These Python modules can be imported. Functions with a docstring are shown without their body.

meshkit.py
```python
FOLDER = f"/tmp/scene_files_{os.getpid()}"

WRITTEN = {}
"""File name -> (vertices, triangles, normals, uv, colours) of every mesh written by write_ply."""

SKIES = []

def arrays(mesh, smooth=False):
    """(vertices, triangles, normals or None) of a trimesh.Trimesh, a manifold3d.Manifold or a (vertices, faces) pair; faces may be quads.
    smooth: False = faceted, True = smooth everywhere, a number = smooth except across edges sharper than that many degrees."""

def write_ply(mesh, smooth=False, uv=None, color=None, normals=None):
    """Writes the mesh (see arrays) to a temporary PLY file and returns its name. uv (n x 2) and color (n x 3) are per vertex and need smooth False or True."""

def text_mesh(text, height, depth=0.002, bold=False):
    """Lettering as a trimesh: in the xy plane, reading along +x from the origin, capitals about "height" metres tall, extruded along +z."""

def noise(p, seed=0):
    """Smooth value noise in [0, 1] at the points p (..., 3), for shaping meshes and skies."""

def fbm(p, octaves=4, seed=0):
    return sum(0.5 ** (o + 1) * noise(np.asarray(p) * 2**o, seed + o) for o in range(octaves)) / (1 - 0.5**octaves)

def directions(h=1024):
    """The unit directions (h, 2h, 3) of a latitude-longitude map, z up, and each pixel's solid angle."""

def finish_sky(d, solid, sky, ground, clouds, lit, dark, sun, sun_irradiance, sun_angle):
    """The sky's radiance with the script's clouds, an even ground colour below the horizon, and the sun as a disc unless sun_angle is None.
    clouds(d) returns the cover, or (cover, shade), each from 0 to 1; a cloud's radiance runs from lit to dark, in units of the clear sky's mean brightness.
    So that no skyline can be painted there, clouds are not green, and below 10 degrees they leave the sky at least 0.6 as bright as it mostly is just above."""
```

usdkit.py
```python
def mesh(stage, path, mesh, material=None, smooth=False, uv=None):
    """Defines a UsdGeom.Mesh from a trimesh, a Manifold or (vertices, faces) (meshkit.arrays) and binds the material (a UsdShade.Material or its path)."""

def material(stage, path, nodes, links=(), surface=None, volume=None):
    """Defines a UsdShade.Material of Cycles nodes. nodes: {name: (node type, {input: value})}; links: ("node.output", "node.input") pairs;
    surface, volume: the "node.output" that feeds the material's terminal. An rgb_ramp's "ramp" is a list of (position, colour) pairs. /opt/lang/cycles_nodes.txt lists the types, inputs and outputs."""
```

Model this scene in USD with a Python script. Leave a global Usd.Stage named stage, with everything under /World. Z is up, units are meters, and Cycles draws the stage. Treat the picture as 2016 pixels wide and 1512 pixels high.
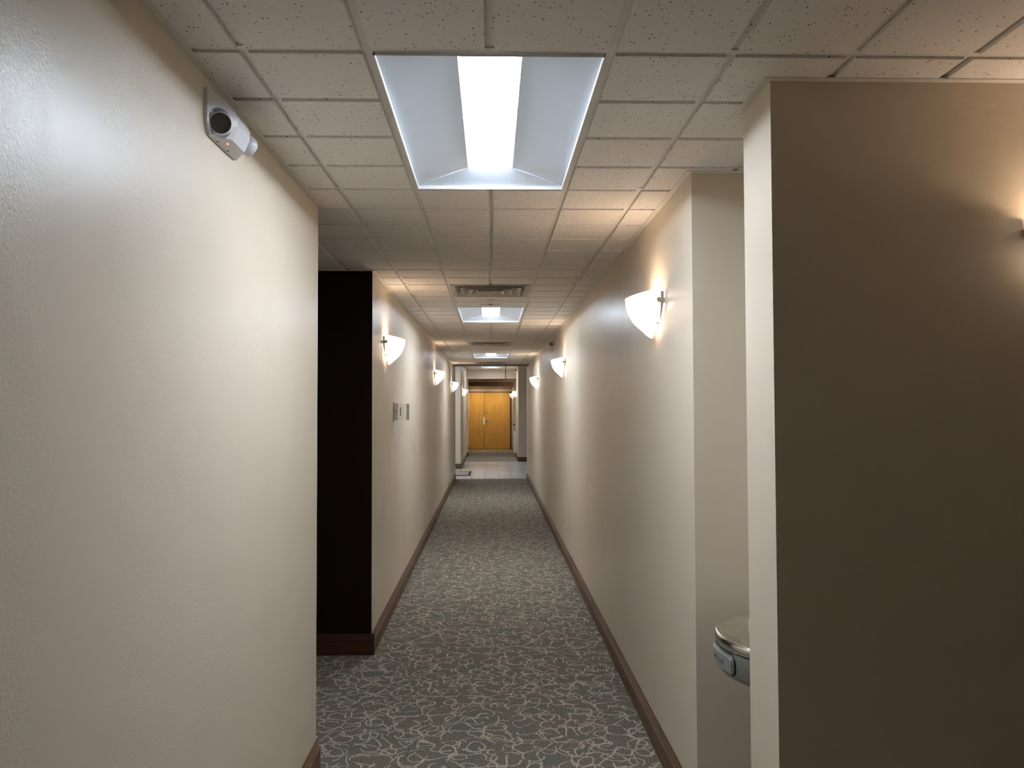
import math, random
import numpy as np, trimesh, usdkit, meshkit
from shapely.geometry import Polygon, box as sbox, Point
from shapely.ops import unary_union
from pxr import Usd, UsdGeom, UsdLux, Gf, Sdf

random.seed(7); np.random.seed(7)
stage = Usd.Stage.CreateInMemory()
UsdGeom.SetStageUpAxis(stage, 'Z'); UsdGeom.SetStageMetersPerUnit(stage, 1.0)
UsdGeom.Xform.Define(stage, '/World'); UsdGeom.Scope.Define(stage, '/World/Looks')

# ------------------------------------------------------------------ camera, exposure, light levels
EXPOSURE = 0.80
LENS = (22.8, 25.8, 30.0)            # radiance of the troffer lenses
BULB = (54.0, 40.5, 28.5)            # radiance of the sconce bulbs
SHADE_GLOW = 0.36                    # light the sconce glass gives off itself
F_PX, PITCH, YAW, ROLL = 1532.88, 0.0305238, 0.0267927, -0.00314716
EYE = (0.0018, 0.0, 1.5552)
CEIL = 2.438
FT = 0.3048
Y0 = 1.9119                          # near edge of the first ceiling light; ceiling rows count from here

cam = UsdGeom.Camera.Define(stage, '/World/camera')
cy, sy, cp, sp = math.cos(YAW), math.sin(YAW), math.cos(PITCH), math.sin(PITCH)
fwd = np.array([sy*cp, cy*cp, sp]); rgt = np.array([cy, -sy, 0.0]); upv = np.cross(rgt, fwd)
r_ = math.cos(ROLL)*rgt + math.sin(ROLL)*upv; u_ = -math.sin(ROLL)*rgt + math.cos(ROLL)*upv
m = Gf.Matrix4d(*r_, 0, *u_, 0, *(-fwd), 0, *EYE, 1)
cam.AddTransformOp().Set(m)
cam.CreateHorizontalApertureAttr(36.0); cam.CreateVerticalApertureAttr(27.0)
cam.CreateFocalLengthAttr(36.0*F_PX/2016.0)
cam.CreateClippingRangeAttr(Gf.Vec2f(0.05, 200.0))
cam.CreateExposureAttr(EXPOSURE)

# ------------------------------------------------------------------ helpers
_used = {}
def _name(parent, name):
    n = _used.get((parent, name), 0); _used[(parent, name)] = n + 1
    return f'{parent}/{name}' + (f'_{n:03d}' if n else '')
def tag(prim, label=None, cat=None, group=None, kind=None):
    for k, v in (('label', label), ('category', cat), ('group', group), ('kind', kind)):
        if v: prim.SetCustomDataByKey(k, v)
    return prim
def thing(name, label, cat, loc=(0, 0, 0), rotz=0.0, group=None, kind=None):
    x = UsdGeom.Xform.Define(stage, _name('/World', name))
    x.AddTranslateOp().Set(Gf.Vec3d(*loc))
    if rotz: x.AddRotateZOp().Set(math.degrees(rotz))
    return tag(x.GetPrim(), label, cat, group, kind)
def obj(name, mesh, mat, parent=None, smooth=False, label=None, kind=None):
    p = str(parent.GetPath()) if parent is not None else '/World'
    g = usdkit.mesh(stage, _name(p, name), mesh, mat, smooth=smooth)
    return tag(g.GetPrim(), label, None, None, kind)
def struct(name, mesh, mat, label, cat, smooth=False):
    return tag(obj(name, mesh, mat, None, smooth), label, cat, None, 'structure')
def copy_of(src, loc, rotz, label, group=None):
    was = src.GetCustomData()
    c = thing(src.GetName().rstrip('0123456789').rstrip('_'), label, was['category'], loc, rotz, group or was.get('group'))
    c.GetReferences().AddInternalReference(src.GetPath()); c.SetInstanceable(True)
    return c

def bx(x0, x1, y0, y1, z0, z1):
    b = trimesh.creation.box([x1-x0, y1-y0, z1-z0]); b.apply_translation([(x0+x1)/2, (y0+y1)/2, (z0+z1)/2]); return b
def cat(*ms): return trimesh.util.concatenate(list(ms))
def prism(pts, z0, z1):
    p = pts if isinstance(pts, Polygon) else Polygon(pts)
    e = trimesh.creation.extrude_polygon(p, z1-z0, engine='earcut'); e.apply_translation([0, 0, z0]); return e
def cham(x0, x1, y0, y1, z0, z1, c=0.003):
    pts = []
    for sx in (0, 1):
        for sy_ in (0, 1):
            for sz in (0, 1):
                X = (x0, x1)[sx]; Y = (y0, y1)[sy_]; Z = (z0, z1)[sz]
                dx = c*(1-2*sx); dy = c*(1-2*sy_); dz = c*(1-2*sz)
                pts += [(X+dx, Y+dy, Z), (X+dx, Y, Z+dz), (X, Y+dy, Z+dz)]
    return trimesh.Trimesh(np.array(pts)).convex_hull
def hull(pts): return trimesh.Trimesh(np.array(pts, float)).convex_hull
def cyl(p, q, r, n=20, r2=None):
    p, q = np.array(p, float), np.array(q, float); d = q-p; L = np.linalg.norm(d); d /= L
    a = np.cross(d, [0, 0, 1.0]) if abs(d[2]) < .9 else np.cross(d, [1.0, 0, 0]); a /= np.linalg.norm(a); b = np.cross(d, a)
    r2 = r if r2 is None else r2
    t = np.linspace(0, 2*np.pi, n, endpoint=False)
    ring = np.cos(t)[:, None]*a + np.sin(t)[:, None]*b
    return hull(np.vstack([p+ring*r, q+ring*r2]))
def lathe(profile, n=40):
    return trimesh.creation.revolve(np.array(profile, float), sections=n)
def xform(mh, M):
    mh = mh.copy(); mh.apply_transform(M); return mh
def rot(axis, ang): return trimesh.transformations.rotation_matrix(ang, axis)
def trans(*t): return trimesh.transformations.translation_matrix(t)

# ------------------------------------------------------------------ materials
def L(n): return '/World/Looks/' + n
def mat(name, nodes, links=(), surface='p.BSDF'):
    nodes = {k: (t, dict(clamp=True, **v) if t == 'map_range' else v) for k, (t, v) in nodes.items()}
    return usdkit.material(stage, L(name), nodes, links, surface=surface)
def plain(name, col, rough=.5, metal=0.0, spec=.5, **kw):
    return mat(name, {'p': ('principled_bsdf', dict(base_color=col, roughness=rough, metallic=metal, specular_ior_level=spec, **kw))})

WALL = (0.74, 0.638, 0.502)
def paint(name, col, patch=False, rough=.36, bump=1.0, spec=.5):
    n = {'g': ('geometry', {}),
         'n1': ('noise_texture', dict(scale=150.0, detail=3.0, roughness=.55)),
         'r1': ('rgb_ramp', dict(ramp=[(0, (0, 0, 0)), (.42, (0, 0, 0)), (.62, (1, 1, 1)), (1, (1, 1, 1))])),
         'n2': ('noise_texture', dict(scale=6.0, detail=3.0)),
         'r2': ('map_range', dict(from_min=.3, from_max=.75, to_min=.25, to_max=1.0)),
         'st': ('math', dict(math_type='multiply')),
         'n3': ('noise_texture', dict(scale=2.2, detail=2.0)),
         'r3': ('map_range', dict(from_min=.3, from_max=.7, to_min=rough-.03, to_max=rough+.05)),
         'b': ('bump', dict(strength=.045*bump, distance=.003)),
         'p': ('principled_bsdf', dict(base_color=col, specular_ior_level=spec))}
    l = [('g.position', 'n1.vector'), ('g.position', 'n2.vector'), ('g.position', 'n3.vector'), ('n1.fac', 'r1.fac'), ('n2.fac', 'r2.value'),
         ('r1.color', 'st.value1'), ('n3.fac', 'r3.value'), ('r3.result', 'p.roughness'), ('b.normal', 'p.normal'), ('st.value', 'b.height')]
    if patch:
        # a smooth filled-and-sanded band (no orange peel) on the near left wall
        n |= {'sx': ('separate_xyz', {}), 'nw': ('noise_texture', dict(scale=5.0, detail=4.0)), 'ad': ('math', dict(math_type='multiply_add', value2=.22, value3=-.11)),
              'yy': ('math', dict(math_type='add')), 'd': ('math', dict(math_type='subtract', value2=1.45)), 'ab': ('math', dict(math_type='absolute')),
              'mk': ('map_range', dict(from_min=.07, from_max=.14, to_min=.03, to_max=1.0)), 'm2': ('math', dict(math_type='multiply'))}
        l += [('g.position', 'sx.vector'), ('g.position', 'nw.vector'), ('nw.fac', 'ad.value1'), ('sx.y', 'yy.value1'), ('ad.value', 'yy.value2'), ('yy.value', 'd.value1'),
              ('d.value', 'ab.value1'), ('ab.value', 'mk.value'), ('r2.result', 'm2.value1'), ('mk.result', 'm2.value2'), ('m2.value', 'st.value2')]
    else:
        l += [('r2.result', 'st.value2')]
    return mat(name, n, l)
M_wall = paint('wall_paint', WALL)
M_wall_patch = paint('wall_paint_patched', WALL, patch=True, bump=2.6)
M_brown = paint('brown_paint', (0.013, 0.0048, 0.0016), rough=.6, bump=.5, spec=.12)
M_soffit = paint('brown_soffit_paint', (0.17, 0.125, 0.09), rough=.6, bump=.5)

M_tile = mat('ceiling_tile_fibre', {
    'g': ('geometry', {}), 'mp': ('mapping', dict(scale=(1.0, .85, 1.0))),
    'wn': ('noise_texture', dict(scale=60.0, detail=2.0)), 'wm': ('mix', dict(mix_type='add', fac=.0035)),
    'v': ('voronoi_texture', dict(scale=88.0, randomness=1.0)), 'vs': ('separate_color', {}),
    'th': ('map_range', dict(from_min=.25, from_max=1.0, to_min=.03, to_max=.25)),
    'df': ('math', dict(math_type='subtract')), 'pit': ('map_range', dict(from_min=-.02, from_max=.05, to_min=0, to_max=1)),
    'n': ('noise_texture', dict(scale=260.0, detail=3.0)), 'nr': ('map_range', dict(from_min=.25, from_max=.75, to_min=.93, to_max=1.04)),
    'c': ('mix', dict(color1=(.83, .785, .75), color2=(.17, .14, .115))), 'c2': ('mix', dict(mix_type='multiply', fac=1.0)),
    'hs': ('math', dict(math_type='multiply_add', value2=-1.0)),
    'b': ('bump', dict(strength=.12, distance=.0015)),
    'p': ('principled_bsdf', dict(roughness=.85, specular_ior_level=.15))},
    [('g.position', 'mp.vector'), ('mp.vector', 'wn.vector'), ('mp.vector', 'wm.color1'), ('wn.color', 'wm.color2'), ('wm.color', 'v.vector'),
     ('v.color', 'vs.color'), ('vs.r', 'th.value'), ('th.result', 'df.value1'), ('v.distance', 'df.value2'), ('df.value', 'pit.value'),
     ('pit.result', 'c.fac'), ('g.position', 'n.vector'), ('n.fac', 'nr.value'), ('c.color', 'c2.color1'), ('nr.result', 'c2.color2'),
     ('c2.color', 'p.base_color'), ('pit.result', 'hs.value1'), ('n.fac', 'hs.value3'), ('hs.value', 'b.height'), ('b.normal', 'p.normal')])
M_tee = plain('grid_white_paint', (.72, .685, .64), .45)
M_plenum = plain('plenum_dark', (.10, .09, .08), .9)
M_reflector = plain('troffer_white_enamel', (.80, .88, .98), .38, spec=.4)
M_whitemetal = plain('white_enamel', (.74, .72, .69), .4)
M_greyfix = plain('diffuser_grey_enamel', (.52, .49, .45), .45)
M_lens = mat('troffer_lens_light', {'e': ('emission', dict(color=tuple(c/LENS[1] for c in LENS), strength=LENS[1]))}, surface='e.emission')
M_bulb = mat('bulb_light', {'e': ('emission', dict(color=tuple(c/BULB[0] for c in BULB), strength=BULB[0]))}, surface='e.emission')
M_added_can = mat('added_door_lamp', {'e': ('emission', dict(color=(1, .86, .70), strength=150.0))}, surface='e.emission')  # glow of the lamps added over the far door
M_led = mat('red_led_light', {'e': ('emission', dict(color=(1, .12, .08), strength=3.0))}, surface='e.emission')
M_black = plain('black_plastic', (.015, .014, .013), .45)
M_darkgrey = plain('dark_grey_plastic', (.07, .065, .06), .4)
M_plastic = plain('white_plastic', (.74, .73, .75), .32)
M_ivory = plain('ivory_plastic', (.62, .56, .45), .4)
M_nickel = plain('brushed_nickel', (.50, .48, .44), .32, 1.0)
M_shade = mat('alabaster_glass', {
    'tc': ('geometry', {}), 'n': ('noise_texture', dict(scale=5.0, detail=1.0, distortion=1.6)),
    'r': ('rgb_ramp', dict(ramp=[(0, (1, 1, 1)), (.47, (1, 1, 1)), (.50, (.80, .79, .78)), (.53, (1, 1, 1)), (1, (1, 1, 1))])),
    'd': ('diffuse_bsdf', {}), 't': ('translucent_bsdf', {}), 'g': ('glossy_bsdf', dict(roughness=.25, color=(1, 1, 1))),
    'cm': ('mix', dict(mix_type='multiply', fac=1.0, color1=(.82, .80, .77))),
    'm1': ('mix_closure', dict(fac=.42)), 'm2': ('mix_closure', dict(fac=.05)),
    'em': ('mix', dict(mix_type='multiply', fac=1.0, color1=(1.0, .93, .86))), 'e': ('emission', dict(strength=SHADE_GLOW)), 'a': ('add_closure', {})},
    [('tc.position', 'n.vector'), ('n.fac', 'r.fac'), ('r.color', 'cm.color2'), ('cm.color', 'd.color'), ('cm.color', 't.color'), ('d.BSDF', 'm1.closure1'), ('t.BSDF', 'm1.closure2'),
     ('m1.closure', 'm2.closure1'), ('g.BSDF', 'm2.closure2'), ('r.color', 'em.color2'), ('em.color', 'e.color'), ('m2.closure', 'a.closure1'), ('e.emission', 'a.closure2')],
    surface='a.closure')
def wood(name, axis, c0, c1, c2, fine=1.0, rough=.42):
    s = [38.0*fine]*3; s[axis] = 2.2*fine
    return mat(name, {'g': ('geometry', {}), 'mp': ('mapping', dict(scale=tuple(s))), 'n': ('noise_texture', dict(scale=1.0, detail=5.0, roughness=.6, distortion=.6)),
                      'r': ('rgb_ramp', dict(ramp=[(0, c0), (.35, c0), (.5, c1), (.68, c2), (1, c2)])),
                      'b': ('bump', dict(strength=.15, distance=.002)), 'p': ('principled_bsdf', dict(roughness=rough))},
               [('g.position', 'mp.vector'), ('mp.vector', 'n.vector'), ('n.fac', 'r.fac'), ('r.color', 'p.base_color'), ('n.fac', 'b.height'), ('b.normal', 'p.normal')])
STAIN = ((.080, .035, .014), (.140, .066, .028), (.195, .100, .046))
M_oak_y = wood('stained_oak_lengthwise', 1, *STAIN)
M_oak_x = wood('stained_oak_crosswise', 0, *STAIN)
M_oak_shaded = wood('shade_darkened_oak', 0, (.022, .005, .002), (.045, .011, .004), (.075, .020, .007))  # same oak stain, with the dimness of the side passage put into its colour
M_door = wood('golden_oak_veneer', 2, (.55, .30, .058), (.63, .355, .073), (.70, .41, .092), fine=1.0, rough=.35)
M_jamb = wood('dark_oak_jamb', 2, (.06, .028, .01), (.10, .045, .016), (.13, .06, .02))

def carpet():
    mr = lambda a, b, c, d: ('map_range', dict(from_min=a, from_max=b, to_min=c, to_max=d))
    op = lambda t, v=.5: ('math', dict(math_type=t, value2=v))
    n = {'g': ('geometry', {}), 'mx': op('maximum'), 'mx2': op('maximum'), 'mx3': op('maximum'),
         'j': ('noise_texture', dict(scale=90.0, detail=1.0)), 'gj': ('mix', dict(mix_type='add', fac=.009)),          # tufts: a slightly ragged edge on every stroke
         'f': ('noise_texture', dict(scale=150.0, detail=4.0, roughness=.85)), 'fr': mr(.40, .56, 0, 1), 'fl': mr(.34, .50, .25, 1.0), 'ln': op('multiply'),
         'h': ('noise_texture', dict(scale=5.0, detail=3.0)),
         'hr': ('rgb_ramp', dict(ramp=[(0, (.262, .266, .212)), (.42, (.272, .263, .208)), (.55, (.312, .266, .208)), (1, (.318, .256, .200))])),
         'gc': ('mix', dict(color1=(.040, .033, .025))), 'c': ('mix', dict(color2=(.60, .52, .405))),
         'b': ('bump', dict(strength=.6, distance=.003)), 'p': ('principled_bsdf', dict(roughness=.95, specular_ior_level=.08))}
    l = [('g.position', 'j.vector'), ('g.position', 'gj.color1'), ('j.color', 'gj.color2')]
    # three layers of strokes: two of open scroll loops round scattered points, one of wandering stems; each broken by its own mask
    for k, (ws, wf, vs, feat, rad, w0, w1, ms, m0) in enumerate([(7.0, .085, 9.0, 'f1', .36, .020, .040, 9.0, .40), (8.0, .080, 7.4, 'f1', .42, .017, .034, 12.0, .43), (7.0, .12, 7.0, 'distance_to_edge', 0.0, .015, .034, 10.0, .40)]):
        q = f'l{k}'
        n |= {q+'o': ('mapping', dict(location=(3.7*k, 1.9*k, .0))), q+'w': ('noise_texture', dict(scale=ws, detail=0.0)), q+'a': ('mix', dict(mix_type='add', fac=wf)),
              q+'v': ('voronoi_texture', dict(scale=vs, randomness=.85, feature=feat, dimensions='2D')), q+'s': op('subtract', rad), q+'b': op('absolute'), q+'r': mr(w0, w1, 1, 0),
              q+'m': ('noise_texture', dict(scale=ms, detail=0.0)), q+'n': mr(m0, m0+.03, 0, 1), q+'x': op('multiply')}
        l += [('gj.color', q+'o.vector'), (q+'o.vector', q+'w.vector'), (q+'o.vector', q+'a.color1'), (q+'w.color', q+'a.color2'), (q+'a.color', q+'v.vector'),
              (q+'v.distance', q+'s.value1'), (q+'s.value', q+'b.value1'), (q+'b.value', q+'r.value'), (q+'o.vector', q+'m.vector'), (q+'m.fac', q+'n.value'),
              (q+'r.result', q+'x.value1'), (q+'n.result', q+'x.value2')]
    l += [('l0x.value', 'mx.value1'), ('l1x.value', 'mx.value2'), ('mx.value', 'mx2.value1'), ('l2x.value', 'mx2.value2'),
          ('g.position', 'f.vector'), ('f.fac', 'fr.value'), ('f.fac', 'fl.value'), ('mx2.value', 'ln.value1'), ('fl.result', 'ln.value2'),
          ('g.position', 'h.vector'), ('h.fac', 'hr.fac'), ('hr.color', 'gc.color2'), ('fr.result', 'gc.fac'), ('gc.color', 'c.color1'), ('ln.value', 'c.fac'), ('c.color', 'p.base_color'),
          ('f.fac', 'b.height'), ('b.normal', 'p.normal')]
    del n['mx3']
    return mat('scroll_carpet', n, l)
M_carpet = carpet()
M_ftile = [mat(f'floor_tile_glaze_{i}', {'g': ('geometry', {}), 'n': ('noise_texture', dict(scale=18.0, detail=3.0)), 'r': ('rgb_ramp', dict(ramp=[(0, tuple(.93*x for x in c)), (1, tuple(1.06*x for x in c))])),
                'p': ('principled_bsdf', dict(roughness=.28))}, [('g.position', 'n.vector'), ('n.fac', 'r.fac'), ('r.color', 'p.base_color')]) for i, c in enumerate([(.56, .57, .56), (.60, .60, .585), (.53, .545, .54)])]
M_grout = plain('tile_grout', (.17, .165, .155), .9)
M_steel = mat('stainless_steel', {'g': ('geometry', {}), 'mp': ('mapping', dict(scale=(30, 30, 260))), 'n': ('noise_texture', dict(scale=1.0, detail=3.0)), 'r': ('map_range', dict(from_min=.3, from_max=.7, to_min=.19, to_max=.23)),
                'p': ('principled_bsdf', dict(base_color=(.70, .685, .66), metallic=1.0))}, [('g.position', 'mp.vector'), ('mp.vector', 'n.vector'), ('n.fac', 'r.value'), ('r.result', 'p.roughness')])
M_greypaint = plain('grey_metallic_enamel', (.27, .275, .255), .34, 0.35)
M_greypad = plain('silver_push_pad', (.42, .43, .41), .30, 0.45)
M_acrylic = mat('clear_acrylic', {'f': ('fresnel', dict(IOR=1.49)), 't': ('transparent_bsdf', dict(color=(.95, .97, .95))), 'g': ('glossy_bsdf', dict(roughness=.05, color=(1, 1, 1))), 'm': ('mix_closure', {})},
                [('f.fac', 'm.fac'), ('t.BSDF', 'm.closure1'), ('g.BSDF', 'm.closure2')], surface='m.closure')
M_acryl_edge = plain('frosted_acrylic', (.72, .73, .66), .35)
M_lampglass = plain('lamp_lens_glass', (.11, .10, .098), .16)
M_mat = plain('entrance_mat_tan', (.40, .29, .19), .95)
M_rubber = plain('black_rubber', (.03, .028, .026), .8)

# ------------------------------------------------------------------ the shell
def wx(y):                                    # half-width of the corridor: a little wider at its far end
    return .755 + .028*max(0.0, min(1.0, (y-3.0)/14.1))
HT = 2.62
struct('wall_left', bx(-.905, -.755, -4, 3.415, 0, HT), M_wall_patch, 'near cream wall on the left, glossy paint with a smooth patched band', 'wall')
struct('wall_left_001', bx(-4, -.905, 3.265, 3.413, 0, HT), M_wall, 'near side wall of the dark side passage, turned away from view', 'wall')
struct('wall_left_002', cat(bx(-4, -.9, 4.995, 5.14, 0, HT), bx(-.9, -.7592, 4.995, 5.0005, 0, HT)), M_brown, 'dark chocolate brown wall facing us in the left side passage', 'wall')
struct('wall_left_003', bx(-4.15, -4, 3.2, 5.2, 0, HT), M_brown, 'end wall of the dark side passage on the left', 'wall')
struct('wall_left_004', prism([(-wx(5), 5.001), (-wx(17.1), 17.1), (-.93, 17.1), (-.93, 5.145), (-.905, 5.145), (-.905, 5.001)], 0, 2.9), M_wall, 'long cream left wall of the corridor carrying three sconces', 'wall')
struct('wall_right', prism([(wx(2.88), 2.88), (1.35, 2.88), (1.35, 3.03), (.93, 3.03), (.93, 17.1), (wx(17.1), 17.1)], 0, 2.9), M_wall, 'long cream right wall of the corridor beyond the drinking fountain niche', 'wall')
struct('wall_right_001', bx(.757, 4, 2.058, 2.284, 0, HT), M_wall, 'big wall facing us at right, in shade, with a pale narrow end', 'wall')
struct('wall_right_002', bx(1.2, 1.35, 2.284, 2.88, 0, HT), M_wall, 'back wall of the drinking fountain niche', 'wall')
struct('wall_right_003', bx(4, 4.15, -1.2, 2.284, 0, HT), M_wall, 'end wall of the side hall to the right, out of view', 'wall')
struct('wall_right_004', prism([(.757, -4), (.907, -4), (.907, -1.2), (4, -1.2), (4, -1.05), (.757, -1.05)], 0, HT), M_wall, 'wall to the right behind the camera', 'wall')
struct('wall_back', bx(-.905, .907, -4.15, -4, 0, HT), M_wall, 'wall behind the camera', 'wall')
# lobby and far hall
H2, H3 = 2.79, 2.483
struct('wall_left_005', prism([(-4, 16.95), (-.93, 16.95), (-.93, 17.1), (-4, 17.1)], 0, 2.9), M_wall, 'near wall of the lobby on the left, turned away from view', 'wall')
struct('wall_left_006', bx(-4.15, -4, 16.95, 20.2, 0, 2.9), M_wall, 'left end wall of the tiled lobby', 'wall')
struct('wall_left_007', prism([(-4, 19.98), (-.781, 19.98), (-.781, 25.06), (-.93, 25.06), (-.93, 20.13), (-4, 20.13)], 0, 2.9), M_wall, 'pale wall end at the far left corner of the tiled lobby', 'wall')
struct('wall_left_008', prism([(-.748, 25.09), (-.748, 25.5), (-.835, 25.5), (-.835, 29.3), (-.95, 29.3), (-.95, 25.09)], 0, 2.9), M_wall, 'left wall of the far hall with a short jutting pier', 'wall')
struct('wall_right_005', prism([(.93, 16.95), (4, 16.95), (4, 17.1), (.93, 17.1)], 0, 2.9), M_wall, 'near wall of the lobby on the right, turned away from view', 'wall')
struct('wall_right_006', bx(4, 4.15, 16.95, 22.7, 0, 2.9), M_wall, 'right end wall of the tiled lobby', 'wall')
struct('wall_right_007', prism([(.79, 22.55), (4, 22.55), (4, 22.7), (.94, 22.7), (.94, 29.3), (.79, 29.3)], 0, 2.9), M_wall, 'greyish wall face at the far right of the tiled lobby', 'wall')
DY = 29.15
struct('wall_far', cat(bx(-.95, -.835, DY+.02, DY+.15, 0, 2.6), bx(.745, .95, DY+.02, DY+.15, 0, 2.6), bx(-.835, .745, DY+.02, DY+.15, 2.165, 2.6)), M_wall, 'far end wall around the golden oak double door', 'wall')
struct('trim_1', bx(-.95, .95, 24.96, 25.09, H3, 2.9), M_wall, 'pale header beam where the lobby ceiling drops to the far hall', 'beam')
ADDED_CANS = [(-.50, 28.55), (.30, 28.55)]  # positions of two lamps added in the soffit to brighten the far door
struct('trim_2', prism(sbox(-.84, 27.9, .80, DY+.02).difference(unary_union([Point(*c).buffer(.066) for c in ADDED_CANS])), 2.333, H3), M_soffit, 'dark dropped soffit above the far double door', 'soffit')
struct('trim_3', bx(-.80, .80, 15.78, 16.45, CEIL-.004, 2.9), M_soffit, 'dark flat band across the ceiling at the end of the corridor', 'soffit')

# baseboards
PROF = [(0, 0), (.016, 0), (.016, .086), (.0125, .089), (.0145, .095), (.010, .100), (.012, .106), (.0075, .111), (.009, .117), (.004, .122), (.003, .130), (0, .130)]
def baseboard(p, q, n):
    p, q, n = np.array(p, float), np.array(q, float), np.array(n, float)
    d = (q-p)/np.linalg.norm(q-p)
    v = []
    for s in (p, q):
        for (o, z) in PROF: v.append((s[0]+n[0]*o, s[1]+n[1]*o, z))
    k = len(PROF); f = []
    for i in range(k):
        j = (i+1) % k; f += [(i, j, k+j), (i, k+j, k+i)]
    tri = trimesh.creation.triangulate_polygon(Polygon(PROF), engine='earcut')[1]
    f += [tuple(t) for t in tri] + [tuple(k+np.array(t[::-1])) for t in tri]
    b = trimesh.Trimesh(np.array(v), np.array(f), process=False); trimesh.repair.fix_normals(b); return b
def bb(name, segs, m_, label):
    struct(name, cat(*[baseboard(*s) for s in segs]), m_, label, 'baseboard')
bb('baseboard_left', [((-.755, -4), (-.755, 3.431), (1, 0))], M_oak_y, 'stained oak baseboard along the near left wall')
bb('baseboard_left_001', [((-.755, 3.415), (-4, 3.415), (0, 1))], M_oak_x, 'stained oak baseboard on the near side of the dark side passage')
bb('baseboard_left_002', [((-4, 4.995), (-.739, 4.995), (0, -1))], M_oak_shaded, 'stained oak baseboard coloured very dark for the passage shade, under the chocolate brown wall')
bb('baseboard_left_003', [((-wx(5), 4.985), (-wx(17.1), 17.1), (1, 0))], M_oak_y, 'long stained oak baseboard along the left corridor wall')
bb('baseboard_right', [((wx(2.88), 2.86), (wx(17.1), 17.1), (-1, 0))], M_oak_y, 'long stained oak baseboard along the right corridor wall')
bb('baseboard_right_001', [((.757, 2.058), (4, 2.058), (0, -1)), ((.9, 2.88), (1.2, 2.88), (0, -1))], M_oak_x, 'stained oak baseboard at the foot of the shaded right wall and niche')
bb('baseboard_right_002', [((.757, 2.042), (.757, 2.284), (-1, 0)), ((1.2, 2.284), (1.2, 2.88), (-1, 0))], M_oak_y, 'stained oak baseboard around the wall end by the fountain niche')
bb('baseboard_left_004', [((-4, 19.98), (-.765, 19.98), (0, -1))], M_oak_x, 'brown baseboard under the pale wall end at far left')
bb('baseboard_left_005', [((-.781, 19.965), (-.781, 25.06), (1, 0))], M_oak_y, 'brown baseboard receding from the lobby on the far left')
bb('baseboard_left_006', [((-.84, 25.09), (-.732, 25.09), (0, -1))], M_oak_shaded, 'short dark baseboard on the pier of the far hall')
bb('baseboard_left_007', [((-.748, 25.08), (-.748, 25.5), (1, 0)), ((-.835, 25.5), (-.835, DY), (1, 0))], M_oak_y, 'brown baseboard on the left beside the far double door')
bb('baseboard_right_003', [((.775, 22.55), (4, 22.55), (0, -1))], M_oak_x, 'brown baseboard under the greyish wall face at far right')
bb('baseboard_right_004', [((.79, 22.535), (.79, DY), (-1, 0))], M_oak_y, 'brown baseboard on the right beside the far double door')

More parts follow.
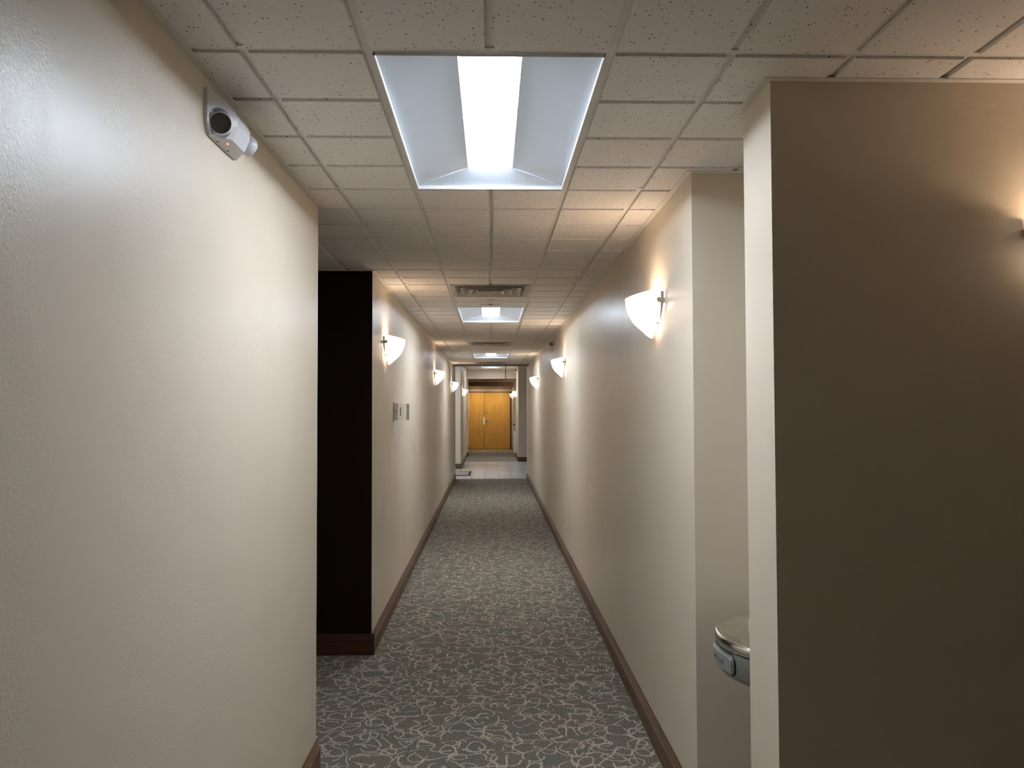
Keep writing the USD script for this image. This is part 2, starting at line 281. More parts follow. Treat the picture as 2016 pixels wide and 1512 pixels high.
# floor: carpet, lobby tiles, carpet again
floor = thing('floor', 'corridor floor of scroll patterned grey carpet with a band of pale tiles in the far lobby', 'floor', kind='structure')
obj('carpet', bx(-4.1, 4.1, -4.1, 17.15, -.05, 0), M_carpet, floor, label='grey green carpet with cream scrolls')
obj('carpet', bx(-1, 1, 22.6, 29.3, -.05, 0), M_carpet, floor, label='carpet in front of the far door')
obj('tile_bed', bx(-4.1, 4.1, 17.15, 22.6, -.05, -.004), M_grout, floor)
TS = .3035; loose = []
for i in range(-13, 14):
    for j in range(18):
        x0 = -.143 + i*TS; y0 = 17.155 + j*TS
        x1, y1 = min(x0+TS, 4.0), min(y0+TS, 22.597)
        if x0 < -4 or x1 <= x0 + .03: continue
        t = cham(x0+.003, x1-.003, y0+.003, y1-.003, -.02, 0.0+random.uniform(-.0006, .0006), .0012)
        if -5 <= i <= 6: obj('floor_tile', t, M_ftile[random.randrange(3)], floor)
        else: loose.append(t)
tag(obj('floor_tile_field', cat(*loose), M_ftile[0], floor), kind='stuff')

# ------------------------------------------------------------------ suspended ceiling
ceil = thing('ceiling', 'suspended ceiling of speckled scored white tiles in a white metal grid', 'ceiling', kind='structure')
obj('plenum_deck', cat(bx(-4.1, 4.1, -4.1, 5.2, HT-.02, HT+.06), bx(-.96, .96, 5.2, 16.45, HT-.02, HT+.06)), M_plenum, ceil)
region = unary_union([Polygon([(-.755, -4), (.755, -4), (.755, 3), (wx(15.78), 15.78), (-wx(15.78), 15.78), (-.755, 3)]),
                      sbox(-4, -.76, 3.415, 4.995), sbox(-.76, -.5, 3.415, 4.995), sbox(.5, 4, -1.05, 2.058), sbox(.5, 1.2, 2.284, 2.88)])
LIGHTS = [(0, 4), (16, 20), (35, 39)]
VENTS = [(12, 14), (28, 30), (43, 45)]
def taken(i, k):
    return i in (-1, 0) and any(a <= k < b for a, b in LIGHTS+VENTS)
INS = .0115
far_tiles = []
for k in range(-20, 46):
    ya, yb = Y0+k*FT, Y0+(k+1)*FT
    for i in range(-14, 14):
        if taken(i, k): continue
        xa, xb = i*FT, (i+1)*FT
        if k in (14, 15) and i == -1: xb = FT
        if k in (14, 15) and i == 0: continue
        cell = sbox(xa, ya, xb, yb).intersection(region)
        if cell.is_empty or cell.area < 1e-3: continue
        face = sbox(xa+INS, ya+INS, xb-INS, yb-INS).intersection(region)
        parts = []
        for g in getattr(cell, 'geoms', [cell]):
            if g.geom_type == 'Polygon' and g.area > 1e-4: parts.append(prism(g, CEIL+.0105, CEIL+.016))
        dz = random.uniform(-.0008, .0008)
        for g in getattr(face, 'geoms', [face]):
            if g.geom_type == 'Polygon' and g.area > 1e-4:
                inner = g.buffer(-.0012, join_style=2)
                parts.append(prism(g, CEIL+.0012+dz, CEIL+.0106))
                if not inner.is_empty and inner.geom_type == 'Polygon': parts.append(prism(inner, CEIL+dz, CEIL+.0013+dz))
        t = cat(*parts)
        c = cell.centroid
        seen = -2 <= k <= 22 and ((-.8 < c.x < .8) or (3.3 < c.y < 5.1 and c.x > -1.55) or (c.y < 2.9 and 0 < c.x < 1.85 and k >= -2))
        if seen: obj('ceiling_tile', t, M_tile, ceil)
        else: far_tiles.append(t)
tag(obj('ceiling_tile_field', cat(*far_tiles), M_tile, ceil), kind='stuff')
TW = .0115; TZ0, TZ1 = CEIL+.0065, CEIL+.0100
def tee(x0, x1, y0, y1, name):
    g = sbox(x0, y0, x1, y1).intersection(region)
    for q in getattr(g, 'geoms', [g]):
        if q.geom_type == 'Polygon' and q.area > 1e-4: obj(name, prism(q, TZ0, TZ1), M_tee, ceil)
for i in (-13, -11, -9, -7, -5, -3, -1, 1, 3, 5, 7, 9, 11, 13):
    tee(i*FT-TW, i*FT+TW, -4.1, 15.9, 'main_tee')
CROSS = [-20, -16, -12, -8, -4, 0, 4, 8, 12, 14, 16, 20, 24, 28, 30, 35, 39, 43, 45]
for k in CROSS:
    y = Y0+k*FT
    for i in range(-13, 13, 2):
        tee(i*FT+TW, (i+2)*FT-TW, y-TW, y+TW, 'cross_tee')
# wall angles
WA = [(-.755, -.733, -4, 3.437), (.735, .757, 2.036, 2.33), (.757, 4, 2.036, 2.058), (.757, 1.2, 2.858, 2.88), (-4, -.75, 3.415, 3.437), (-4, -.755, 4.973, 4.995), (.735, .757, -4, -1.05)]
for a in WA: obj('wall_angle', bx(*a, CEIL-.003, CEIL+.001), M_tee, ceil)
for s in (-1, 1):
    ys = 5.0 if s < 0 else 2.88
    obj('wall_angle', prism([(s*wx(ys), ys-.022), (s*wx(15.78), 15.78), (s*(wx(15.78)-.022), 15.78), (s*(wx(ys)-.022), ys-.022)][::s], CEIL-.003, CEIL+.001), M_tee, ceil)
lob = thing('ceiling', 'plain pale ceiling of the tiled lobby beyond the corridor', 'ceiling', kind='structure')
LOBBY_LIGHTS = [(0.0, 22.95), (-1.25, 18.0), (-2.8, 17.6)]  # the first is a visible fixture, the other two are added to brighten the lobby
obj('lobby_panel', prism(sbox(-4.1, 16.45, 4.1, 25.09).difference(unary_union([sbox(x-.302, y+.003, x+.302, y+4*FT-.003) for x, y in LOBBY_LIGHTS])), H2, H2+.05), M_tile, lob)
obj('lobby_deck', bx(-4.1, 4.1, 16.45, 25.09, H2+.13, H2+.17), M_plenum, lob)
obj('far_hall_panel', bx(-.95, .95, 25.0, 29.3, H3, H3+.05), M_soffit, lob)
for i in range(-7, 8, 2): obj('main_tee', bx(i*FT-TW, i*FT+TW, 17.1, 24.96, H2-.003, H2+.001), M_tee, lob)
for k in range(5): obj('cross_tee', bx(-4, 4, 18.07+k*4*FT-TW, 18.07+k*4*FT+TW, H2-.003, H2+.001), M_tee, lob) if k < 4 else None

# ------------------------------------------------------------------ recessed lights
def troffer(label, y0, z, ln=4*FT, x=0.0, group='recessed ceiling lights along the corridor'):
    t = thing('recessed_light', label, 'ceiling light', (x, y0, z), 0, group)
    W, D = .3048, .052
    w = W-.0135; e = .0135; lw = .086; le = .105
    # frame: thin lip inside the grid opening
    lip = .003
    fr = cat(bx(-w, -w+lip, e, ln-e, -.002, .012), bx(w-lip, w, e, ln-e, -.002, .012), bx(-w, w, e, e+lip, -.002, .012), bx(-w, w, ln-e-lip, ln-e, -.002, .012))
    obj('frame', fr, M_whitemetal, t)
    a, b0, b1 = w-lip, e+lip, ln-e-lip
    def quad(p): 
        p = np.array(p, float); top = p + [0, 0, .006]
        return hull(np.vstack([p, top]))
    def curved(s):
        n = 8; v = []; f = []
        for i in range(n+1):
            u = i/n; X = s*(a + (lw-a)*u); Z = .012 + (D-.012)*(1-(1-u)**1.35)
            ya = b0 + (b0+le-b0)*u; yb = b1 - le*u
            v += [(X, ya, Z), (X, yb, Z), (X, ya, Z+.004), (X, yb, Z+.004)]
        for i in range(n):
            q = 4*i
            f += [(q, q+1, q+5), (q, q+5, q+4), (q+2, q+7, q+3), (q+2, q+6, q+7), (q, q+4, q+6), (q, q+6, q+2), (q+1, q+3, q+7), (q+1, q+7, q+5)]
        f += [(0, 2, 3), (0, 3, 1), (4*n, 4*n+1, 4*n+3), (4*n, 4*n+3, 4*n+2)]
        mm = trimesh.Trimesh(np.array(v), np.array(f), process=False); trimesh.repair.fix_normals(mm); return mm
    obj('reflector', curved(-1), M_reflector, t, smooth=40); obj('reflector', curved(1), M_reflector, t, smooth=40)
    for (ya, yb) in ((b0, b0+le), (b1, b1-le)):
        v = np.array([(-a, ya, .012), (a, ya, .012), (lw, yb, D), (-lw, yb, D)]); obj('end_plate', hull(np.vstack([v, v+[0, (.004 if yb < ya else -.004), .004]])), M_reflector, t)
    obj('lens', bx(-lw, lw, b0+le, b1-le, D, D+.004), M_lens, t, label='glowing white lens strip')
    obj('housing', cat(bx(-W+.002, W-.002, .002, ln-.002, .085, .09), bx(-W+.002, -W+.005, .002, ln-.002, .015, .086), bx(W-.005, W-.002, .002, ln-.002, .015, .086), bx(-W+.002, W-.002, .002, .005, .015, .086), bx(-W+.002, W-.002, ln-.005, ln-.002, .015, .086)), M_whitemetal, t)
    return t
tr0 = troffer('nearest and largest recessed ceiling light with a long glowing strip', Y0, CEIL)
copy_of(tr0, (0, Y0+16*FT, CEIL), 0, 'second recessed ceiling light, just beyond the round speaker')
copy_of(tr0, (0, Y0+35*FT, CEIL), 0, 'third recessed ceiling light, between the two farther air vents')
copy_of(tr0, (0, 22.95, H2), 0, 'farthest ceiling light, in the tiled lobby before the double door', 'ceiling lights of the lobby')
copy_of(tr0, (-1.25, 18.0, H2), 0, 'unseen fill light added in the lobby at left, nearer the corridor', 'ceiling lights of the lobby')  # this one and the next are added out of view to light the lobby
copy_of(tr0, (-2.8, 17.6, H2), 0, 'unseen fill light added in the lobby at far left by the entrance', 'ceiling lights of the lobby')
for k, (cx_, cy_) in enumerate(ADDED_CANS):  # added fill lamps, set too deep to be seen from the camera
    d = thing('added_downlight', ('left', 'right')[k]+' unseen lamp added in the soffit to light the double door', 'ceiling light', (cx_, cy_, 2.333), 0, 'added lamps over the double door')
    obj('trim_ring', lathe([(.062, .001), (.080, -.003), (.080, 0), (.064, .10), (.062, .10), (.062, .001)], 28), M_whitemetal, d, smooth=30)
    obj('lamp', lathe([(0, .009), (.061, .009), (.061, .018), (0, .018)], 24), M_added_can, d)

# ------------------------------------------------------------------ air diffusers
def ring(o, i, z0, z1, t=.003):
    """square cone frame from half-size o at z0 to half-size i at z1 (sheet of thickness t)"""
    v = []
    for (h, z) in ((o, z0), (i, z1), (i, z1+t), (o, z0+t)):
        v += [(-h, -h, z), (h, -h, z), (h, h, z), (-h, h, z)]
    f = []
    for s in range(4):
        n = (s+1) % 4
        for c in range(4):
            d = (c+1) % 4
            f += [(4*s+c, 4*n+c, 4*n+d), (4*s+c, 4*n+d, 4*s+d)]
    mm = trimesh.Trimesh(np.array(v), np.array(f), process=False); trimesh.repair.fix_normals(mm); return mm
def diffuser(label, y):
    t = thing('air_diffuser', label, 'air vent', (0, y, CEIL), 0, 'square air diffusers in the ceiling')
    obj('face_frame', cat(ring(.2935, .262, -.003, -.001, .004)), M_greyfix, t)
    obj('outer_cone', ring(.262, .205, -.001, .060), M_greyfix, t)
    obj('louver', ring(.222, .168, -.012, .040), M_greyfix, t)
    obj('louver', ring(.160, .112, -.014, .034), M_greyfix, t)
    obj('center_panel', ring(.098, .060, -.016, .016), M_greyfix, t)
    obj('plenum_box', cat(bx(-.29, .29, -.29, .29, .09, .094), bx(-.29, -.286, -.29, .29, .01, .092), bx(.286, .29, -.29, .29, .01, .092), bx(-.29, .29, -.29, -.286, .01, .092), bx(-.29, .29, .286, .29, .01, .092)), M_black, t)
    return t
df = diffuser('nearest square air diffuser, just before the round speaker', Y0+13*FT)
copy_of(df, (0, Y0+29*FT, CEIL), 0, 'second square air diffuser, between the second and third lights')
copy_of(df, (0, Y0+44*FT, CEIL), 0, 'farthest square air diffuser, at the end of the corridor ceiling')

# speaker and sprinkler
t = thing('ceiling_speaker', 'round cream speaker grille between the air diffuser and second light', 'speaker', (0, Y0+15.1*FT, CEIL))
obj('outer_ring', lathe([(.100, 0), (.100, -.010), (.145, -.006), (.160, -.0015), (.160, 0), (.100, 0)], 48), M_whitemetal, t, smooth=30)
obj('grille', lathe([(0, -.006), (.06, -.0065), (.098, -.004), (.100, 0), (0, 0)], 40), M_whitemetal, t, smooth=30)
t = thing('sprinkler_head', 'small fire sprinkler head hanging just before the round speaker', 'sprinkler', (0, Y0+14.42*FT, CEIL))
obj('escutcheon', lathe([(0, 0), (.030, 0), (.030, -.004), (.014, -.008), (.010, -.010), (0, -.010)], 28), M_whitemetal, t, smooth=30)
obj('frame_arm', cat(cyl((-.012, 0, -.008), (-.004, 0, -.042), .0025, 8), cyl((.012, 0, -.008), (.004, 0, -.042), .0025, 8), cyl((0, 0, -.008), (0, 0, -.020), .008, 14)), M_whitemetal, t)
obj('deflector', lathe([(0, -.042), (.019, -.042), (.019, -.045), (0, -.045)], 20), M_darkgrey, t)

# ------------------------------------------------------------------ wall sconces (built with the wall at local x = 0, glass towards +x)
def sconce(label, loc, rotz):
    t = thing('wall_sconce', label, 'wall lamp', loc, rotz, 'half-bowl glass sconces')
    HH, DEP, WID, OFF = .205, .122, .150, .022
    S = np.array([0, .2, .4, .6, .72, .835, .95, 1.0]); Rr = np.array([1, .975, .88, .72, .55, .36, .20, .07])
    n, mrows = 30, 26
    def surf(th):
        pts = []
        for j in range(mrows+1):
            s = j/mrows; r = np.interp(s, S, Rr)
            for i in range(n+1):
                a = -math.pi/2 + math.pi*i/n
                x = max(0.0, math.cos(a))**.9*r*(DEP) ; y = math.sin(a)*r*(WID)
                x = max(x - th*math.cos(a), 0.0) if th else x
                y = y - th*math.sin(a)
                z = -s*(HH - th) - .024*(1-s)*(max(0, math.cos(a))) + (0 if not th else 0)
                pts.append((OFF+x, y, z))
        return np.array(pts)
    o, i_ = surf(0), surf(.005); k = (n+1)*(mrows+1); f = []
    idx = lambda j, i: j*(n+1)+i
    for j in range(mrows):
        for i in range(n):
            a, b, c, d = idx(j, i), idx(j, i+1), idx(j+1, i+1), idx(j+1, i)
            f += [(a, c, b), (a, d, c), (k+a, k+b, k+c), (k+a, k+c, k+d)]
    for i in range(n):
        a, b = idx(0, i), idx(0, i+1); f += [(a, b, k+b), (a, k+b, k+a)]
        a, b = idx(mrows, i), idx(mrows, i+1); f += [(a, k+b, b), (a, k+a, k+b)]
    for j in range(mrows):
        for e, sg in ((0, 1), (n, -1)):
            a, d = idx(j, e), idx(j+1, e); q = [(a, k+a, k+d), (a, k+d, d)]
            f += q if sg > 0 else [x[::-1] for x in q]
    sh = trimesh.Trimesh(np.vstack([o, i_]), np.array(f), process=False); trimesh.repair.fix_normals(sh)
    obj('glass_shade', sh, M_shade, t, smooth=50, label='white alabaster glass half bowl')
    plate = hull([(0, -.05, .0-.05), (0, .05, -.05), (.008, -.045, -.055), (.008, .045, -.055), (0, -.05, -.14), (0, .05, -.14), (.008, -.045, -.135), (.008, .045, -.135)])
    obj('wall_plate', plate, M_nickel, t)
    obj('socket_arm', cat(cyl((.006, 0, -.095), (.062, 0, -.095), .008, 12), cyl((.062, 0, -.110), (.062, 0, -.070), .013, 14)), M_nickel, t)
    obj('bulb', xform(trimesh.creation.icosphere(2, .030), trans(.062, 0, -.045)), M_bulb, t, smooth=True, label='warm white bulb')
    for s in (-1, 1):
        leaf = hull([(.004, s*.148, -.012), (.016, s*.148, -.012), (.004, s*.153, -.012), (.016, s*.153, -.012),
                     (.004, s*.146, -.06), (.018, s*.146, -.06), (.004, s*.151, -.06), (.018, s*.151, -.06), (.010, s*.108, -.138), (.012, s*.110, -.138)])
        br = obj('side_bracket', cat(leaf, bx(0, .022, min(s*.144, s*.152), max(s*.144, s*.152), -.062, -.040)), M_nickel, t)
        obj('thumb_screw', cyl((.026, s*.138, -.050), (.026, s*.164, -.050), .0105, 18), M_nickel, br)
    return t
RIM = 2.072
R = lambda y, s: (s*wx(y), y, RIM)
PI = math.pi
sc = sconce('nearest wall sconce on the right corridor wall, just before the niche', R(3.50, 1), PI)
copy_of(sc, R(8.05, 1), PI, 'second wall sconce along the right corridor wall')
copy_of(sc, R(12.75, 1), PI, 'third wall sconce along the right corridor wall, near its end')
copy_of(sc, R(5.62, -1), 0, 'nearest wall sconce on the left wall, beside the dark passage')
copy_of(sc, R(10.6, -1), 0, 'second wall sconce along the left corridor wall')
copy_of(sc, R(15.3, -1), 0, 'third wall sconce along the left corridor wall, before the lobby')
copy_of(sc, (-.781, 21.2, RIM), 0, 'farthest sconce on the left, beside the tiled lobby')
copy_of(sc, (.79, 23.9, RIM), PI, 'upper of the two overlapping sconces by the far door')
copy_of(sc, (.79, 27.4, RIM), PI, 'lower of the two overlapping sconces by the far door')
copy_of(sc, (1.60, 2.058, RIM), -PI/2, 'sconce on the shaded right wall, at the right edge of the picture')

# ------------------------------------------------------------------ emergency lights
def emergency(label, loc, rotz):
    """wall at local x=0, unit towards +x; length along y, hung from its top at z=0"""
    t = thing('emergency_light', label, 'emergency light', loc, rotz)
    Lh, Hh = .120, .118
    low = [(-Lh, -.088), (-Lh+.022, -Hh), (Lh, -Hh), (Lh, 0), (-Lh, 0)]
    heads = [(np.array([.032, -.080, -.082]), np.array([.22, -.93, -.26])), (np.array([.030, .143, -.064]), np.array([.35, .88, -.20]))]
    body = hull([(x, y, z) for x in (0, .010) for y, z in low])
    front = hull([(.010, y, z) for y, z in low] + [(.046, -Lh+.070, -.022), (.046, Lh-.030, -.022), (.060, -Lh+.085, -.048), (.060, Lh-.040, -.048), (.060, -Lh+.090, -.074), (.060, Lh-.042, -.074), (.046, -Lh+.090, -.110), (.046, Lh-.045, -.110)])
    for c, d in heads:
        scoop = xform(trimesh.creation.icosphere(3, .041), trans(*c))
        front = trimesh.boolean.difference([front, scoop], engine='manifold')
    obj('back_housing', body, M_plastic, t); obj('front_cover', front, M_plastic, t, smooth=20)
    for c, dirv in heads:
        d = dirv/np.linalg.norm(dirv)
        a = np.cross(d, [0, 0, 1.0]); a /= np.linalg.norm(a); b = np.cross(a, d)
        Mx = np.eye(4); Mx[:3, 0], Mx[:3, 1], Mx[:3, 2], Mx[:3, 3] = a, b, d, c
        r0 = .031; th = np.linspace(-math.pi/2, .42, 16)
        prof = [(max(r0*math.cos(x), 0), r0*math.sin(x)) for x in th] + [(.0283, .0165), (.0268, .0165), (.0262, .010), (0, .010)]
        h = obj('lamp_head', xform(lathe(prof, 32), Mx), M_plastic, t, smooth=35)
        obj('lamp_lens', xform(lathe([(0, .0150), (.004, .0150), (.009, .0142), (.013, .0150), (.018, .0143), (.0262, .0135), (.0262, .0105), (0, .0105)], 32), Mx), M_lampglass, h, smooth=35, label='dark round lamp lens')
        obj('neck', cyl(c - d*.020, np.array([.008, c[1]*.9, c[2]]), .012, 16), M_darkgrey, h)
    obj('indicator', xform(trimesh.creation.icosphere(1, .0036), trans(.027, -.012, -Hh+.0045)), M_led, t, label='small red indicator light')
    for x, y in ((.010, -.042), (.011, .036)): obj('test_button', cyl((x, y, -Hh-.0008), (x, y, -Hh+.010), .0032, 12), M_black, t)
    return t
em = emergency('white twin head emergency light high on the near left wall', (-.755, 2.172, 2.404), 0)
copy_of(em, (wx(9.6), 9.6, 2.395), PI, 'small emergency light high on the right wall between two sconces')
copy_of(em, (.79, 24.2, 2.77), PI, 'tiny emergency light high on the right of the far lobby')

# ------------------------------------------------------------------ projecting acrylic sign holder on the left wall
sx = wx(6.2)
t = thing('sign_holder', 'clear acrylic projecting sign holder on the left wall under a sconce', 'sign holder', (-sx, 6.13, 1.527))
obj('wall_plate', cham(0, .006, -.045, .045, -.078, .078, .002), M_ivory, t)
obj('clamp_block', cat(cham(.005, .030, -.020, .020, -.064, .066, .003)), M_acryl_edge, t)
obj('screw', cyl((.018, -.030, .004), (.018, -.018, .004), .0075, 16), M_nickel, t)
obj('clear_panel', bx(.012, .120, -.0025, .0025, -.066, .062), M_acrylic, t)
obj('end_band', cham(.098, .121, -.0032, .0032, -.066, .062, .001), M_acryl_edge, t, label='frosted end strip')
obj('slot_bar', bx(.050, .055, -.0045, -.0025, -.032, .035), M_darkgrey, t)

# wall outlets
def outlet(label, loc, rotz):
    t = thing('wall_outlet', label, 'outlet', loc, rotz)
    obj('cover_plate', cham(0, .005, -.035, .035, -.057, .057, .002), M_ivory, t)
    for z in (-.021, .021):
        o = obj('socket', cham(.004, .0065, -.0165, .0165, z-.0135, z+.0135, .001), M_ivory, t)
        obj('slot', cat(bx(.006, .0070, -.008, -.0055, z-.005, z+.006), bx(.006, .0070, .0055, .008, z-.005, z+.006), bx(.006, .0070, -.0025, .0025, z-.011, z-.006)), M_black, o)
    return t
o1 = outlet('small electric outlet low on the right corridor wall', (wx(8.22), 8.22, .377), PI)
copy_of(o1, (-wx(15.13), 15.13, .378), 0, 'small electric outlet low on the far left wall before the lobby')

# ------------------------------------------------------------------ drinking fountain in the niche
t = thing('drinking_fountain', 'stainless drinking fountain with a push pad, half hidden in the right niche', 'drinking fountain', (0, 0, 0))
FC, FW = 2.522, .230
def plan(scale_w, nose, n=40, back=1.185, pw=2.0):
    """U-shaped outline seen from above; nose is the x of the front"""
    pts = []
    L_ = min(.165, back-.03-nose)
    for i in range(n+1):
        a = -math.pi/2 + math.pi*i/n
        c, s = max(math.cos(a), 0), math.sin(a)
        pts.append((nose + L_*(1-c**(2/pw)), FC + scale_w*np.sign(s)*abs(s)**(2/pw)))
    pts += [(back, FC+scale_w), (back, FC-scale_w)]
    return np.array(pts)
def loft(rings, cap=True):
    """rings: list of (outline, z); same vertex count; outer surface, capped at both ends"""
    n = len(rings[0][0]); v = []; f = []
    for o, z in rings: v += [(p[0], p[1], z) for p in o]
    for r in range(len(rings)-1):
        for i in range(n):
            j = (i+1) % n; a, b, c, d = r*n+i, r*n+j, (r+1)*n+j, (r+1)*n+i
            f += [(a, b, c), (a, c, d)]
    if cap:
        for r, fl in ((0, True), (len(rings)-1, False)):
            c = len(v); v.append((rings[r][0][:, 0].mean()+.05, FC, rings[r][1]))
            for i in range(n):
                j = (i+1) % n; f.append((c, r*n+j, r*n+i) if fl else (c, r*n+i, r*n+j))
    mm = trimesh.Trimesh(np.array(v), np.array(f), process=False); trimesh.repair.fix_normals(mm); return mm
# basin: rolled rim, sunken bowl
NZ = .733
basin = loft([(plan(FW-.012, NZ+.012), .790), (plan(FW-.003, NZ+.003), .793), (plan(FW, NZ), .800), (plan(FW, NZ), .812), (plan(FW-.003, NZ+.003), .819), (plan(FW-.009, NZ+.009), .823), (plan(FW-.016, NZ+.016), .823),
              (plan(FW-.034, NZ+.036, back=1.13), .814), (plan(FW-.064, NZ+.070, back=1.10), .793), (plan(FW-.110, NZ+.120, back=1.05), .774), (plan(FW-.19, NZ+.20, back=1.0), .766)])
obj('basin', basin, M_steel, t, smooth=35, label='stainless basin with rolled rim')
skirt = loft([(plan(FW-.070, NZ+.08), .690), (plan(FW-.035, NZ+.038), .694), (plan(FW-.014, NZ+.015), .703), (plan(FW-.007, NZ+.008), .718), (plan(FW-.004, NZ+.005), .745), (plan(FW-.003, NZ+.004), .778), (plan(FW-.006, NZ+.007), .787), (plan(FW-.014, NZ+.014), .791), (plan(FW-.045, NZ+.050, back=1.13), .778), (plan(FW-.10, NZ+.11, back=1.1), .752)])
obj('skirt', skirt, M_greypaint, t, smooth=35, label='grey enamelled body')
# push pad: follows the skirt on the near front corner
def arc(u):
    """point and outward normal of the skirt outline; u in [0,1] over the front half near side"""
    o = plan(FW-.004, NZ+.004, n=200)[:201]
    d = np.r_[0, np.cumsum(np.linalg.norm(np.diff(o, axis=0), axis=1))]
    s = u*d[-1]; p = np.array([np.interp(s, d, o[:, 0]), np.interp(s, d, o[:, 1])])
    q = np.array([np.interp(min(s+.002, d[-1]), d, o[:, 0]), np.interp(min(s+.002, d[-1]), d, o[:, 1])]); r0 = np.array([np.interp(max(s-.002, 0), d, o[:, 0]), np.interp(max(s-.002, 0), d, o[:, 1])])
    tg = (q-r0)/np.linalg.norm(q-r0); return p, np.array([-tg[1], tg[0]]), tg, d[-1]
_, _, _, ARC = arc(.5)
def on_skirt(s, z, h):
    """s metres along the outline from the nose towards us (negative u), z height, h proud of the surface"""
    p, nrm, tg, tot = arc(.5 - s/ARC)
    fall = np.interp(z, [.690, .694, .703, .718, .745, .778, .787], [.066, .031, .010, .003, 0, -.001, .002])
    return (p[0]+nrm[0]*(h-fall), p[1]+nrm[1]*(h-fall), z)
pad_poly = sbox(-.075, .721, .104, .780).buffer(-.020).buffer(.020, quad_segs=8)
pad_in = pad_poly.buffer(-.006)
def drape(mesh, base=0.0):
    """mesh in (s, z, h) space -> wrapped onto the skirt"""
    m2 = mesh.copy(); m2.vertices = np.array([on_skirt(a, b, c+base) for a, b, c in m2.vertices]); trimesh.repair.fix_normals(m2); return m2
def panel(poly, h0, h1):
    e = prism(poly, h0, h1)
    e = e.subdivide_to_size(.012) if hasattr(e, 'subdivide_to_size') else e
    return e
pad = cat(drape(panel(pad_poly, -.002, .006)), drape(panel(pad_in, .006, .0095)))
pd = obj('push_pad', pad, M_greypad, t, smooth=35, label='raised silver push pad lettered PUSH')
tm = meshkit.text_mesh('PUSH', .018, .0016, bold=True); tm.apply_translation([-tm.bounds.mean(0)[0], 0, 0])
tm.vertices[:, 0] *= 1.25
lt = tm.copy(); lt.vertices = np.c_[tm.vertices[:, 0]+.012, tm.vertices[:, 1]+.7425, tm.vertices[:, 2]]
obj('lettering', drape(lt, .0095), M_greypaint, pd)
gap = drape(panel(pad_poly.buffer(.004), -.004, .0008)); obj('pad_gap', gap, M_black, t)
# bubbler
bub = obj('bubbler', cat(cyl((.862, 2.50, .765), (.862, 2.50, .832), .012, 20), hull(np.vstack([xform(trimesh.creation.icosphere(2, .017), trans(.862, 2.50, .838)).vertices, xform(trimesh.creation.icosphere(2, .012), trans(.846, 2.50, .850)).vertices]))), M_steel, t, smooth=40)
obj('mouth_guard', hull(np.vstack([xform(trimesh.creation.icosphere(2, .012), trans(.840, 2.50, .830)).vertices, xform(trimesh.creation.icosphere(2, .013), trans(.838, 2.50, .862)).vertices, xform(trimesh.creation.icosphere(2, .016), trans(.862, 2.50, .868)).vertices])), M_ivory, bub, smooth=40)
obj('drain', lathe([(0, 0), (.030, 0), (.028, .004), (0, .005)], 24).apply_translation([1.0, 2.522, .767]), M_steel, t, smooth=40)
obj('back_panel', cham(1.175, 1.198, FC-.20, FC+.20, .45, .90, .004), M_steel, t)
obj('lower_cover', hull([(1.0, FC-.12, .695), (1.0, FC+.12, .695), (1.19, FC-.15, .695), (1.19, FC+.15, .695), (1.08, FC-.12, .48), (1.08, FC+.12, .48), (1.19, FC-.14, .46), (1.19, FC+.14, .46)]), M_greypaint, t)

# ------------------------------------------------------------------ far end: door, mat, bits
d1 = thing('door_1', 'golden oak double door with unequal leaves at the far end of the hall', 'door', (0, DY, 0), kind='structure')
lf = obj('door_leaf', cham(-.835, -.262, .0, .045, .012, 2.130, .003), M_door, d1, label='narrow left leaf')
rf = obj('door_leaf', cham(-.250, .706, .0, .045, .012, 2.130, .003), M_door, d1, label='wide right leaf')
obj('astragal', bx(-.2615, -.2505, .008, .05, .012, 2.13), M_jamb, d1)
obj('frame', cat(bx(.708, .752, -.04, .06, 0, 2.165), bx(-.87, .752, -.01, .06, 2.134, 2.165), bx(-.87, -.837, -.01, .06, 0, 2.165)), M_jamb, d1, label='dark oak door frame')
obj('threshold', bx(-.835, .71, -.01, .05, 0, .012), M_jamb, d1)
lk = obj('lock_plate', cham(-.295, -.228, -.008, .002, .93, 1.213, .003), M_whitemetal, rf, label='pale metal lock plate')
obj('lever_handle', cat(cyl((-.175, -.002, 1.08), (-.175, -.010, 1.08), .036, 22), cyl((-.175, -.01, 1.08), (-.175, -.055, 1.08), .011, 12), hull(np.vstack([xform(trimesh.creation.icosphere(1, .012), trans(-.175, -.055, 1.08)).vertices, xform(trimesh.creation.icosphere(1, .009), trans(-.06, -.055, 1.075)).vertices]))), M_nickel, rf)
obj('deadbolt', cyl((-.18, .002, 1.384), (-.18, -.018, 1.384), .034, 22, .028), M_nickel, rf)

t = thing('door_mat', 'tan entrance mat with dark border on the lobby tiles at left', 'door mat', (0, 0, 0))
obj('pile', cham(-1.64, -.535, 18.02, 19.06, .003, .012, .002), M_mat, t)
obj('border', cat(bx(-1.70, -.480, 17.90, 18.02, .001, .008), bx(-1.70, -.480, 19.06, 19.16, .001, .008), bx(-.535, -.480, 18.02, 19.06, .001, .008), bx(-1.70, -1.64, 18.02, 19.06, .001, .008)), M_rubber, t, label='dark rubber border')

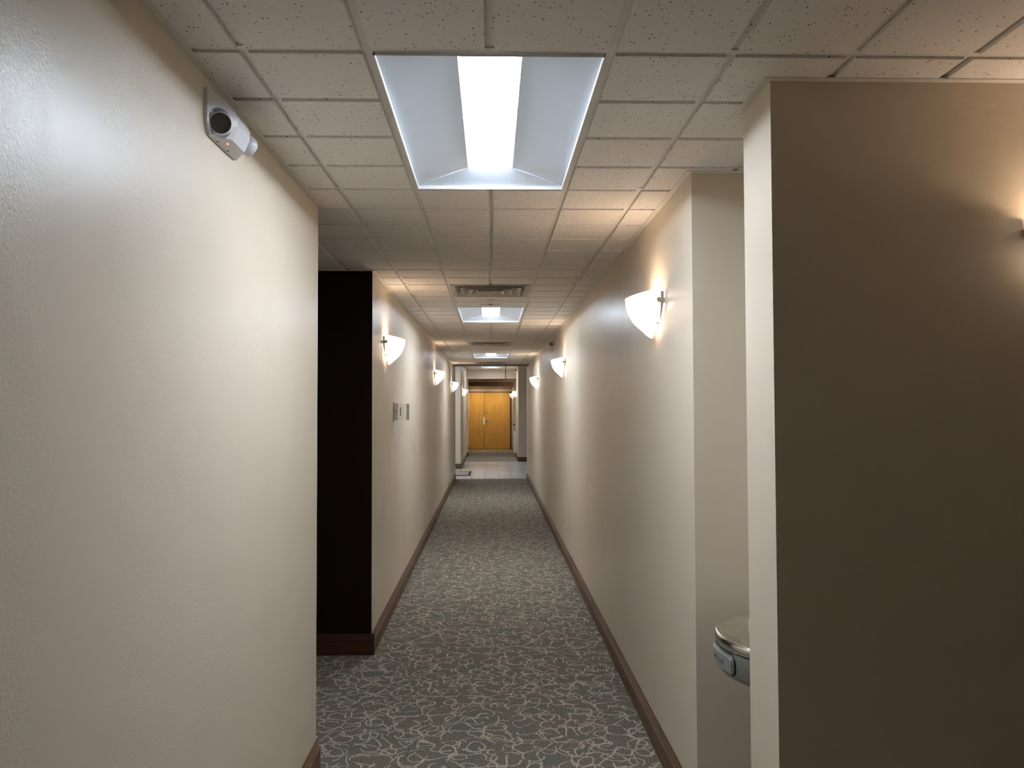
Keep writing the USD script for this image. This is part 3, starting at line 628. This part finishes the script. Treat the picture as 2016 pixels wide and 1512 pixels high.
t = thing('wall_heater', 'tall white heater cabinet on the right wall of the far hall', 'heater', (.79, 24.75, 0))
obj('cabinet', cham(-.085, 0, -.30, .30, .14, .80, .008), M_whitemetal, t)
obj('grille', cat(*[bx(-.087, -.084, -.24, .24, .24+.03*i, .252+.03*i) for i in range(6)]), M_darkgrey, t)
obj('knob', cyl((-.09, -.2, .6), (-.1, -.2, .6), .02, 14), M_black, t)

for n_, (ya, yb, lab) in enumerate([(25.35, 26.25, 'pale door with pinkish frame on the right before the heater'), (27.9, 28.8, 'pale door close to the double door on the right')]):
    d = thing(f'door_{n_+2}', lab, 'door', (.79, (ya+yb)/2, 0), kind='structure'); hw = (yb-ya)/2
    obj('frame', cat(bx(-.018, 0, -hw-.06, -hw, 0, 2.12), bx(-.018, 0, hw, hw+.06, 0, 2.12), bx(-.018, 0, -hw-.06, hw+.06, 2.06, 2.12)), M_ivory, d)
    s_ = obj('door_leaf', bx(-.006, 0, -hw, hw, .01, 2.06), M_ivory, d)
    obj('door_knob', cat(cyl((-.005, -hw+.07, 1.0), (-.05, -hw+.07, 1.0), .010, 12), xform(trimesh.creation.icosphere(1, .028), trans(-.06, -hw+.07, 1.0))), M_darkgrey, s_)

t = thing('light_switch', 'small dark control panel on the far left pier', 'switch', (-.792, 25.09, 0))
obj('cover_plate', cham(-.028, .022, -.010, 0, 1.34, 1.56, .002), M_darkgrey, t)
obj('rocker', cham(-.014, .008, -.014, -.009, 1.40, 1.50, .001), M_black, t)
t = thing('thermostat', 'small brown wall thermostat under the control panel on the far left pier', 'thermostat', (-.790, 25.09, 0))
obj('case', cham(-.032, .030, -.018, 0, 1.245, 1.295, .003), M_darkgrey, t)
obj('dial', cyl((0, -.018, 1.27), (0, -.023, 1.27), .013, 16), M_nickel, t)

t = thing('hanging_rod', 'thin dark rod hanging from the lobby ceiling before the double door', 'rod', (.372, 20.0, H2))
obj('rod', cyl((0, 0, -.003), (0, 0, -.50), .009, 10), M_jamb, t)
obj('hook', cyl((0, 0, -.495), (-.012, 0, -.545), .006, 8), M_ivory, t)
obj('canopy', lathe([(0, 0), (.035, 0), (.030, -.01), (0, -.012)], 16), M_ivory, t)
